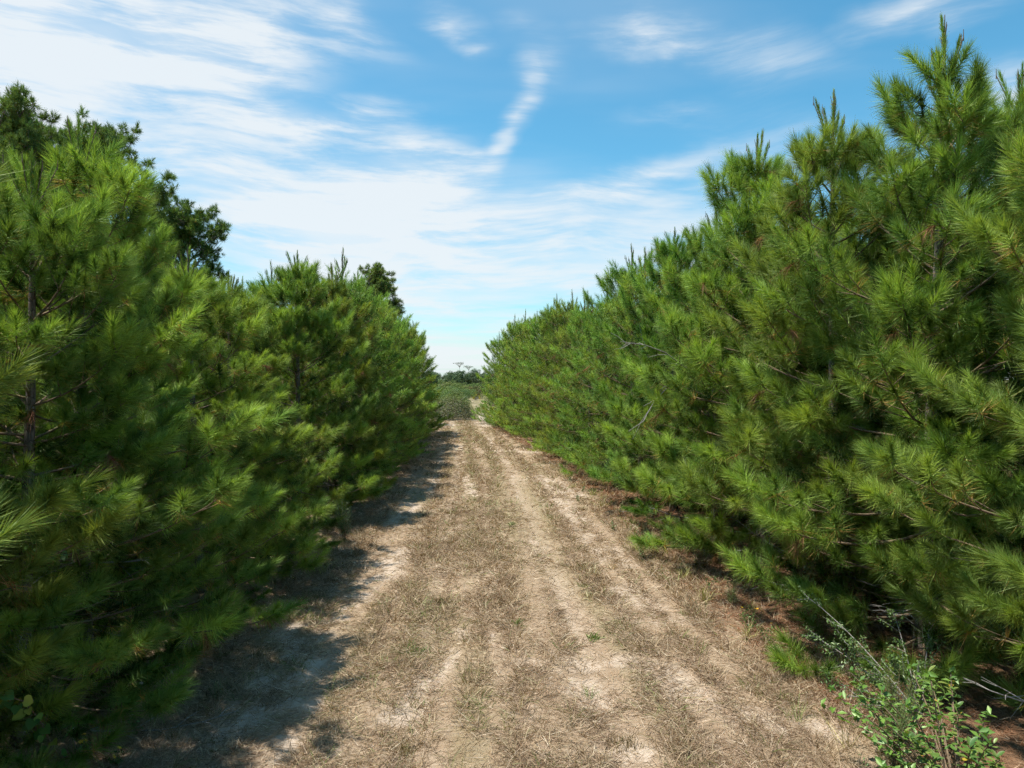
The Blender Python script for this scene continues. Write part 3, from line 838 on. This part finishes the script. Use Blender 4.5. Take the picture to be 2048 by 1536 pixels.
# ------------------------------------------------------------------ far tree line
FT = [bush_variant(430 + i, 7.0, 3.4, 46, 5200, .34, [(.075, .12, .065), (.09, .135, .07), (.105, .15, .075)], M_FAR, M_BARK) for i in range(3)]
for v in FT: v['trunk'] = v.pop('stems'); v['crown'] = v.pop('foliage')
n = 0
for D, rk in ((235, 'front'), (285, 'middle'), (345, 'back')):
    x = (840 - 1024) / F * D
    while x < (1010 - 1024) / F * D:
        H = HC + (HY - r3.uniform(739, 749)) / F * D
        k = int(r3.integers(3)); sc = H / 7.0
        place(FT[k], 'broadleaf_tree', f'round-headed dark green tree in the {rk} rank of the far tree line', 'tree', (x, D + r3.normal(0, 8), 0), r3.uniform(0, 6), (sc * r3.uniform(.9, 1.3),) * 2 + (sc,), 'trees of the far tree line')
        x += r3.uniform(4.0, 7.0) * D / 285
def umbrella(px, py, D, w, label, seed):
    r = np.random.default_rng(seed); H = HC + (HY - py) / F * D
    t = thing('flat_topped_tree', label, 'tree', ((px - 1024) / F * D, D, 0)); tb = Tubes(); P = []
    tb.add([(0, 0, -.2), (.2, 0, H * .5), (0, 0, H * .86)], [.13, .09, .05], 7)
    lb = Tubes()
    for k in range(13):
        a = k * 2.4; q = w * r.uniform(.4, 1.0)
        e = np.array([math.cos(a) * q, math.sin(a) * q, H * r.uniform(.93, 1.0)])
        lb.add([(0, 0, H * r.uniform(.78, .86)), e * np.array([.5, .5, .0]) + np.array([0, 0, H * .9]), e], [.05, .035, .02], 4)
        P.append(e + r.normal(0, 1, (9, 3)) * np.array([.55, .55, .14]))
    P = np.concatenate(P); n = len(P)
    V, Fc, C = leaf_cloud(P, unit(r.normal(size=(n, 3)) + np.array([0, 0, 1])), r.uniform(.25, .5, n), np.tile([[.07, .095, .05]], (n, 1)) * r.uniform(.7, 1.3, (n, 1)), r)
    obj('trunk', tb.mesh('trunk', M_GREY), t); obj('limbs', lb.mesh('limbs', M_GREY), t); obj('crown', mesh('crown', V, Fc, M_FAR, C), t)
umbrella(919, 725, 300, 2.3, 'taller flat-topped sparse tree rising over the far tree line', 1)
umbrella(937, 732, 300, 1.9, 'lower flat-topped sparse tree rising over the far tree line', 2)

# ------------------------------------------------------------------ plants along the edges of the lane
def leaf_mesh(name, L, W_, col, heart=False, seed=0):
    r = np.random.default_rng(seed)
    prof = [(0, .0), (.12, .42), (.35, .85), (.62, 1.0), (.85, .68), (1.0, .0)] if not heart else [(0, .02), (-.14, .55), (.08, .98), (.42, .95), (.75, .48), (1.0, .0)]
    V = []; Fq = []
    for i, (u, w) in enumerate(prof):
        z = -.18 * u * u * L
        V += [(u * L, -w * W_ / 2, z + .16 * w * W_), (max(u, 0) * L, 0, z), (u * L, w * W_ / 2, z + .16 * w * W_)]
    for i in range(len(prof) - 1):
        a = i * 3; Fq += [(a, a + 1, a + 4, a + 3), (a + 1, a + 2, a + 5, a + 4)]
    return mesh(name, np.array(V), np.array(Fq), M_LEAF, np.tile([col], (len(V), 1)), True)

from mathutils import Matrix
def put_leaf(me, parent, p, d, up, s, name='leaf'):
    d = unit(np.asarray(d, float)); y = unit(np.cross(up, d)); z = np.cross(d, y)
    o = obj(name, me, parent)
    o.matrix_local = Matrix(((d[0] * s, y[0] * s, z[0] * s, p[0]), (d[1] * s, y[1] * s, z[1] * s, p[1]), (d[2] * s, y[2] * s, z[2] * s, p[2]), (0, 0, 0, 1)))
    return o

def gz(x, y): return float(relief(np.array([x]), np.array([y]))[0])

def broadleaf_shrub():
    r = np.random.default_rng(61); X, Y = 3.55, 5.6
    t = thing('broadleaf_shrub', 'glossy green broad-leaved shrub at the foot of the sunlit row', 'shrub', (X, Y, gz(X, Y)))
    kinds = [leaf_mesh('leaf', .085, .036, c, seed=i) for i, c in enumerate(((.09, .17, .032), (.12, .21, .04), (.065, .14, .03), (.17, .25, .055)))]
    yel = leaf_mesh('leaf', .08, .034, (.45, .30, .04))
    cnt = 0; extra = []
    up = np.array([0, 0, 1.0])
    for k in range(32):
        a = r.uniform(0, 6.28); q = r.uniform(.2, 1.0); h = r.uniform(.5, 1.0) * (1.05 - .35 * q)
        b0 = np.array([math.cos(a) * .08, math.sin(a) * .08, -.04]); e = np.array([math.cos(a) * q, math.sin(a) * q, h]); m_ = b0 * .45 + e * .55 + up * .08
        tb = Tubes(); tb.add([b0, m_, e], [.009, .006, .003], 5)
        obj('stem', tb.mesh('stem', M_TWIG), t)
        for j in range(22):
            s = .35 + .65 * (j / 21.0) ** .8
            p = b0 * (1 - s) ** 2 + 2 * m_ * s * (1 - s) + e * s * s if s < 1 else e
            p = p + r.normal(0, .012, 3)
            az = j * 2.4 + r.normal(0, .3); d = np.array([math.cos(az), math.sin(az), r.uniform(.1, .7) + (.7 if s > .93 else 0)])
            if cnt < 300: put_leaf(yel if r.random() < .02 else kinds[int(r.integers(4))], t, p, d, up, r.uniform(.5, 1.25)); cnt += 1
            else: extra.append((p, d))
    if extra:
        n = len(extra); P = np.array([q[0] + unit(q[1]) * .04 for q in extra]); N = unit(np.array([np.cross(np.cross(q[1], up), q[1]) for q in extra]) + r.normal(0, .3, (n, 3)))
        V, Fc, C = leaf_cloud(P, N, r.uniform(.065, .1, n), np.array([(.12, .22, .04), (.16, .27, .045), (.09, .18, .035)])[r.integers(0, 3, n)], r, .45)
        obj('leaves', mesh('leaves', V, Fc, M_LEAF, C), t)['kind'] = 'stuff'
broadleaf_shrub()

def wiry_shrub(name, label, X, Y, tips, nleaf, lsize, cols, seed, bark, rad=.008, spread=.10):
    """long leaning stems set with many small leaves"""
    r = np.random.default_rng(seed)
    t = thing(name, label, 'shrub', (X, Y, gz(X, Y))); P = []
    for (tx, ty, tz) in tips:
        b0 = np.array([r.normal(0, .05), r.normal(0, .05), -.04]); e = np.array([tx - X, ty - Y, tz]); m_ = (b0 + e) / 2 + np.array([0, 0, .12 * np.linalg.norm(e)])
        tb = Tubes(); ss_ = np.linspace(0, 1, 7); cv = [b0 * (1 - s) ** 2 + 2 * m_ * s * (1 - s) + e * s * s for s in ss_]
        tb.add(cv, np.linspace(rad, rad * .35, 7), 5)
        for k in range(11):
            s = r.uniform(.25, 1.0); p = b0 * (1 - s) ** 2 + 2 * m_ * s * (1 - s) + e * s * s
            d = unit(r.normal(0, 1, 3) + unit(e) * 1.0 + np.array([0, 0, .2])); l = r.uniform(.1, .38) * (1.2 - .6 * s)
            tb.add([p, p + d * l * .5 + r.normal(0, .01, 3), p + d * l], [rad * .4, rad * .3, rad * .18], 3)
            P.append(p + d * (r.random((nleaf // 11, 1)) ** .7) * l + r.normal(0, .018, (nleaf // 11, 3)))
        obj('stem', tb.mesh('stem', bark), t)
    P = np.concatenate(P); n = len(P)
    C = np.array(cols)[r.integers(0, len(cols), n)] * r.uniform(.75, 1.25, (n, 1))
    V, Fc, Cv = leaf_cloud(P, unit(r.normal(size=(n, 3)) + np.array([0, 0, .9])), r.uniform(.7, 1.3, n) * lsize, C, r, .5)
    obj('leaves', mesh('leaves', V, Fc, M_LEAF, Cv), t)['kind'] = 'stuff'
def at(px, py, D): return ((px - 1024) / F * D, D, HC - (py - HY) / F * D)
SMALL = [(.11, .19, .05), (.15, .23, .07), (.08, .15, .045)]
wiry_shrub('wiry_shrub', 'wiry shrub with pale leaning stems and tiny leaves beside broad-leaved shrub', 4.0, 6.9,
           [at(1610, 1195, 8.0), at(1640, 1285, 7.6), at(1690, 1290, 7.3), at(1720, 1345, 7.0), at(1790, 1235, 7.4), at(1700, 1400, 6.7), at(1780, 1330, 6.8), at(1840, 1330, 6.8), at(1860, 1265, 7.2), at(1760, 1420, 6.5)], 420, .03, SMALL, 71, M_GREY)
wiry_shrub('understory_shrub', 'thin browning shrub growing under the sunlit pines', 4.5, 9.9,
           [at(1600, 1080, 9.8), at(1640, 1065, 9.7), at(1690, 1070, 10.0), at(1625, 1130, 9.5), at(1665, 1120, 9.6)], 230, .05, [(.13, .14, .045), (.19, .15, .05), (.09, .11, .035)], 72, M_TWIG)

def fennel(X, Y, H, label, seed, n=5, col=(.17, .23, .08)):
    r = np.random.default_rng(seed); t = thing('feathery_weed', label, 'weed', (X, Y, gz(X, Y))); Ps, Ds = [], []
    for k in range(n):
        a = r.uniform(0, 6.28); e = np.array([math.cos(a) * H * r.uniform(.05, .3), math.sin(a) * H * r.uniform(.05, .3), H * r.uniform(.7, 1.05)])
        tb = Tubes(); tb.add([(0, 0, -.03), e * .55 + np.array([0, 0, .03]), e], [.005, .004, .002], 4); obj('stem', tb.mesh('stem', M_TWIG), t)
        m = 170; s = r.uniform(.2, 1.0, m); P = e * s[:, None]
        d = unit(r.normal(size=(m, 3)) * np.array([1, 1, .4]) + np.array([0, 0, .7])); Ps.append(P); Ds.append(d * (.05 + .10 * (1.05 - s))[:, None] * H / .8)
    P = np.concatenate(Ps); D = np.concatenate(Ds); ln = np.linalg.norm(D, axis=1)
    V, Fc, C = blades(P, unit(D), ln * 1.1, np.full(len(P), .0035), None, np.tile([col], (len(P), 1)) * r.uniform(.7, 1.3, (len(P), 1)), 1)
    obj('leaves', mesh('leaves', V, Fc, M_LEAF, C), t)['kind'] = 'stuff'
fennel(-3.35, 14.2, .95, 'tall feathery green weed at the edge of the shaded pines', 81, 8, (.07, .13, .05))
fennel(3.2, 5.95, .62, 'feathery weed spreading below the wiry shrub', 82, 6)
fennel(3.45, 6.35, .7, 'upright feathery weed between the broad-leaved and wiry shrubs', 83, 6)
fennel(3.15, 10.1, .55, 'single feathery weed on the pine straw, sunlit edge', 84, 3, (.12, .18, .06))

def flower_weed(X, Y, H, label, seed, nf=3, flower=(.75, .52, .03), nl=40, ls=.035):
    r = np.random.default_rng(seed); t = thing('flowering_weed', label, 'wildflower', (X, Y, gz(X, Y))); tips = []; P = []
    for k in range(max(nf, 2)):
        a = r.uniform(0, 6.28); e = np.array([math.cos(a) * H * .35, math.sin(a) * H * .35, H * r.uniform(.65, 1.05)])
        tb = Tubes(); tb.add([(0, 0, -.02), e * .5 + np.array([0, 0, .04]), e], [.003, .0025, .0018], 4); obj('stem', tb.mesh('stem', M_TWIG), t); tips.append(e)
        P.append(e * r.uniform(.1, .85, (nl, 1)) + r.normal(0, .025, (nl, 3)))
    P = np.concatenate(P); n = len(P); P[:, 2] = np.abs(P[:, 2])
    V, Fc, C = leaf_cloud(P, unit(r.normal(size=(n, 3)) + np.array([0, 0, 1])), r.uniform(.7, 1.3, n) * ls, np.tile([[.08, .15, .04]], (n, 1)) * r.uniform(.7, 1.4, (n, 1)), r, .4)
    obj('leaves', mesh('leaves', V, Fc, M_LEAF, C), t)
    for e in tips[:nf]:
        V = [(0, 0, .004)]; Fq = []
        for q in range(7):
            a = q * 6.283 / 7
            V += [(.018 * math.cos(a - .3), .018 * math.sin(a - .3), .006), (.021 * math.cos(a + .3), .021 * math.sin(a + .3), .008)]; Fq.append((0, 1 + 2 * q, 2 + 2 * q))
        f = obj('flower', mesh('flower', np.array(V), np.array(Fq), M_STRAW, np.tile([flower], (len(V), 1))), t); f.location = tuple(e); f.rotation_euler = (r.normal(0, .4), r.normal(0, .4), 0)
def gxy(px, py): q = gp(px, py); return q[0], q[1]
for i, (px, py, H, lab, nf, c) in enumerate((
        (1498, 1262, .34, 'yellow-flowered weed at the edge of the pine straw, sunlit side', 3, (.75, .5, .03)),
        (1530, 1285, .26, 'leafy weed with one orange bloom near the wiry shrub', 1, (.8, .4, .03)),
        (312, 1420, .42, 'leafy upright weed with whitish bloom in the pines\' shade', 3, (.6, .6, .5)),
        (270, 1470, .26, 'pale-headed low weed near the upright weed in shade', 2, (.55, .55, .5)),
        (360, 1350, .3, 'yellow wildflower at the edge of the shaded pines', 4, (.75, .55, .04)),
        (165, 1520, .2, 'low yellow wildflower beside the heart-leaved vine', 3, (.75, .55, .04)),
        (232, 1536, .16, 'twin yellow wildflower on the shaded verge', 2, (.78, .58, .04)),
        (205, 1495, .16, 'small yellow wildflower among shaded litter', 2, (.75, .55, .04)))):
    x, y = gxy(px, py); flower_weed(x, y, H, lab, 500 + i, nf, c)

def vine(name, label, path, seed, size, cols, nleaf):
    r = np.random.default_rng(seed); base = np.array(path[0]); t = thing(name, label, 'vine', base)
    pts = np.array(path) - base; tb = Tubes(); tb.add(pts, np.linspace(.006, .003, len(pts)), 5); obj('stem', tb.mesh('stem', M_TWIG), t)
    ms = [leaf_mesh('leaf', size, size * 1.05, c, True, i) for i, c in enumerate(cols)]
    for j in range(nleaf):
        q = (j + .5) / nleaf * (len(pts) - 1); i = int(q); f = q - i; p = pts[i] * (1 - f) + pts[i + 1] * f
        a = j * 2.4 + r.normal(0, .5); d = np.array([math.cos(a) * .8, math.sin(a) * .8 - .35, -.35 + r.normal(0, .25)])
        pet = p + unit(d) * .045; tp = Tubes(); tp.add([p, pet], [.0018, .0014], 3)
        lf = put_leaf(ms[int(r.integers(len(ms)))], t, pet, d, unit(np.array([.15, -.75, .75]) + r.normal(0, .2, 3)), r.uniform(.65, 1.15))
        obj('stalk', tp.mesh('stalk', M_TWIG), t)
VC = [(.10, .22, .045), (.20, .30, .05), (.32, .33, .05), (.08, .18, .04)]
x, y, _ = gp(135, 1545)
vine('grape_vine', 'heart-leaved yellowing vine trailing beside the lowest shaded pine boughs', [(x, y, gz(x, y))] + [at(*q) for q in ((100, 1490, 5.5), (75, 1440, 5.2), (45, 1405, 4.95), (15, 1395, 4.8), (-20, 1380, 4.7))], 91, .075, VC, 24)
vine('climbing_vine', 'small green vine tangled in a shaded pine bough', [at(*q) for q in ((20, 1080, 6.0), (55, 1085, 6.0), (85, 1095, 6.0), (105, 1100, 5.95), (130, 1108, 5.9))], 92, .06, [(.08, .18, .045), (.11, .22, .05)], 14)

def grass_tuft(X, Y, H, n, label, seed, col, w=.006, lean=.5, name='grass_clump'):
    r = np.random.default_rng(seed); a = r.uniform(0, 6.28, n); e = np.clip(r.normal(1.2, .25 + lean * .3, n), .2, 1.5)
    P = np.stack([r.normal(0, .025 + .0004 * n, n), r.normal(0, .025 + .0004 * n, n), np.full(n, -.01)], -1); Dr = np.stack([np.cos(a) * np.cos(e), np.sin(a) * np.cos(e), np.sin(e)], -1)
    ln = H * r.uniform(.5, 1.1, n); bd = np.stack([np.cos(a), np.sin(a), -.5 + 0 * a], -1) * (ln * r.uniform(.05, lean, n))[:, None]
    V, Fc, C = blades(P, Dr, ln, np.full(n, w), bd, np.array([col]) * r.uniform(.7, 1.3, (n, 1)), 2)
    o = obj(name, mesh(name, V, Fc, M_STRAW, C)); o.location = (X, Y, gz(X, Y)); o['label'] = label; o['category'] = 'grass'
    return o
TAN, PALE, GRN, BRN, YEL = (.44, .34, .20), (.60, .50, .32), (.14, .22, .05), (.20, .135, .07), (.36, .34, .12)
for i, (px, py, H, n, col, lab) in enumerate((
        (1185, 1150, .26, 22, PALE, 'bleached pale grass clump standing beside the sandy streak'),
        (1225, 1140, .2, 14, PALE, 'thin bleached grass clump next to the pale one by the sand'),
        (1180, 1195, .18, 20, PALE, 'short bleached grass clump just below the sandy streak\'s bend'),
        (755, 1330, .24, 20, PALE, 'bleached grass clump beside the sandy wheel track, shaded side'),
        (1190, 1275, .14, 60, GRN, 'bright green low sprig spread on the dry lane'),
        (1180, 1385, .2, 26, GRN, 'upright green weed tuft in the middle of the lane'),
        (1022, 1050, .12, 40, GRN, 'flat green sprig far up the lane'),
        (975, 1034, .12, 30, GRN, 'little green tuft on the left wheel strip, far up the lane'),
        (840, 1300, .14, 44, GRN, 'dull green tuft between two bare sand patches'),
        (1035, 1250, .13, 40, GRN, 'green tuft on the centre strip of the lane'),
        (880, 1205, .15, 90, BRN, 'tall brown grass clump on the centre of the lane'),
        (800, 1500, .15, 130, BRN, 'large brown grass clump where the lane begins'),
        (1250, 1480, .14, 120, BRN, 'broad brown grass clump across the lane from the large one'),
        (1040, 1420, .42, 7, PALE, 'few tall thin dry stalks on the lane'),
        (1790, 1536, .75, 18, YEL, 'long yellowish grass blades leaning before the feathery weeds'),
        (1700, 1500, .6, 14, YEL, 'long yellowish grass blades beside the bare sand, sunlit edge'),
        (1690, 1330, .42, 24, YEL, 'green-yellow grass clump under the wiry shrub'),
        (1345, 1010, .3, 26, TAN, 'dry tan grass clump at the sunlit pines\' skirt'),
        (640, 1150, .36, 30, YEL, 'grass clump at the foot of the shaded pines'))):
    x, y = gxy(px, py); grass_tuft(x, y, H, n, lab, 600 + i, col, .006 if y < 9 else .011)

# low growth along the sunlit verge
r5 = np.random.default_rng(55)
for i in range(30):
    y = 5.2 + 19 * (i + r5.random()) / 30; x = float(right_x(y)) - r5.uniform(.9, 1.9) - .25
    if i % 3 == 0: flower_weed(x, y, r5.uniform(.18, .4), f'low leafy green weed on the sunlit verge, {ORD[i // 3 + 1]} from the broad-leaved shrub', 700 + i, 0, nl=34, ls=.04)
    else: grass_tuft(x, y, r5.uniform(.22, .45), 34, f'loose grass clump on the sunlit verge, {ORD[i - i // 3]} from the broad-leaved shrub', 700 + i, (YEL, TAN, (.22, .24, .08))[i % 5 % 3], .006 if y < 10 else .01, .6)['group'] = 'grass clumps on the sunlit verge'
for o in COL.objects:
    if o.get('label', '').startswith('low leafy green weed'): o['group'] = 'weeds on the sunlit verge'
for i in range(14):
    y = 6.2 + 12 * (i + r5.random()) / 14; x = float(left_x(y)) + r5.uniform(1.0, 2.0)
    grass_tuft(x, y, r5.uniform(.15, .32), 30, f'dull grass clump along the shaded pines, {ORD[i + 1]} from the heart-leaved vine', 760 + i, (.16, .17, .07) if i % 2 else BRN, .007, .6)['group'] = 'grass clumps on the shaded verge'
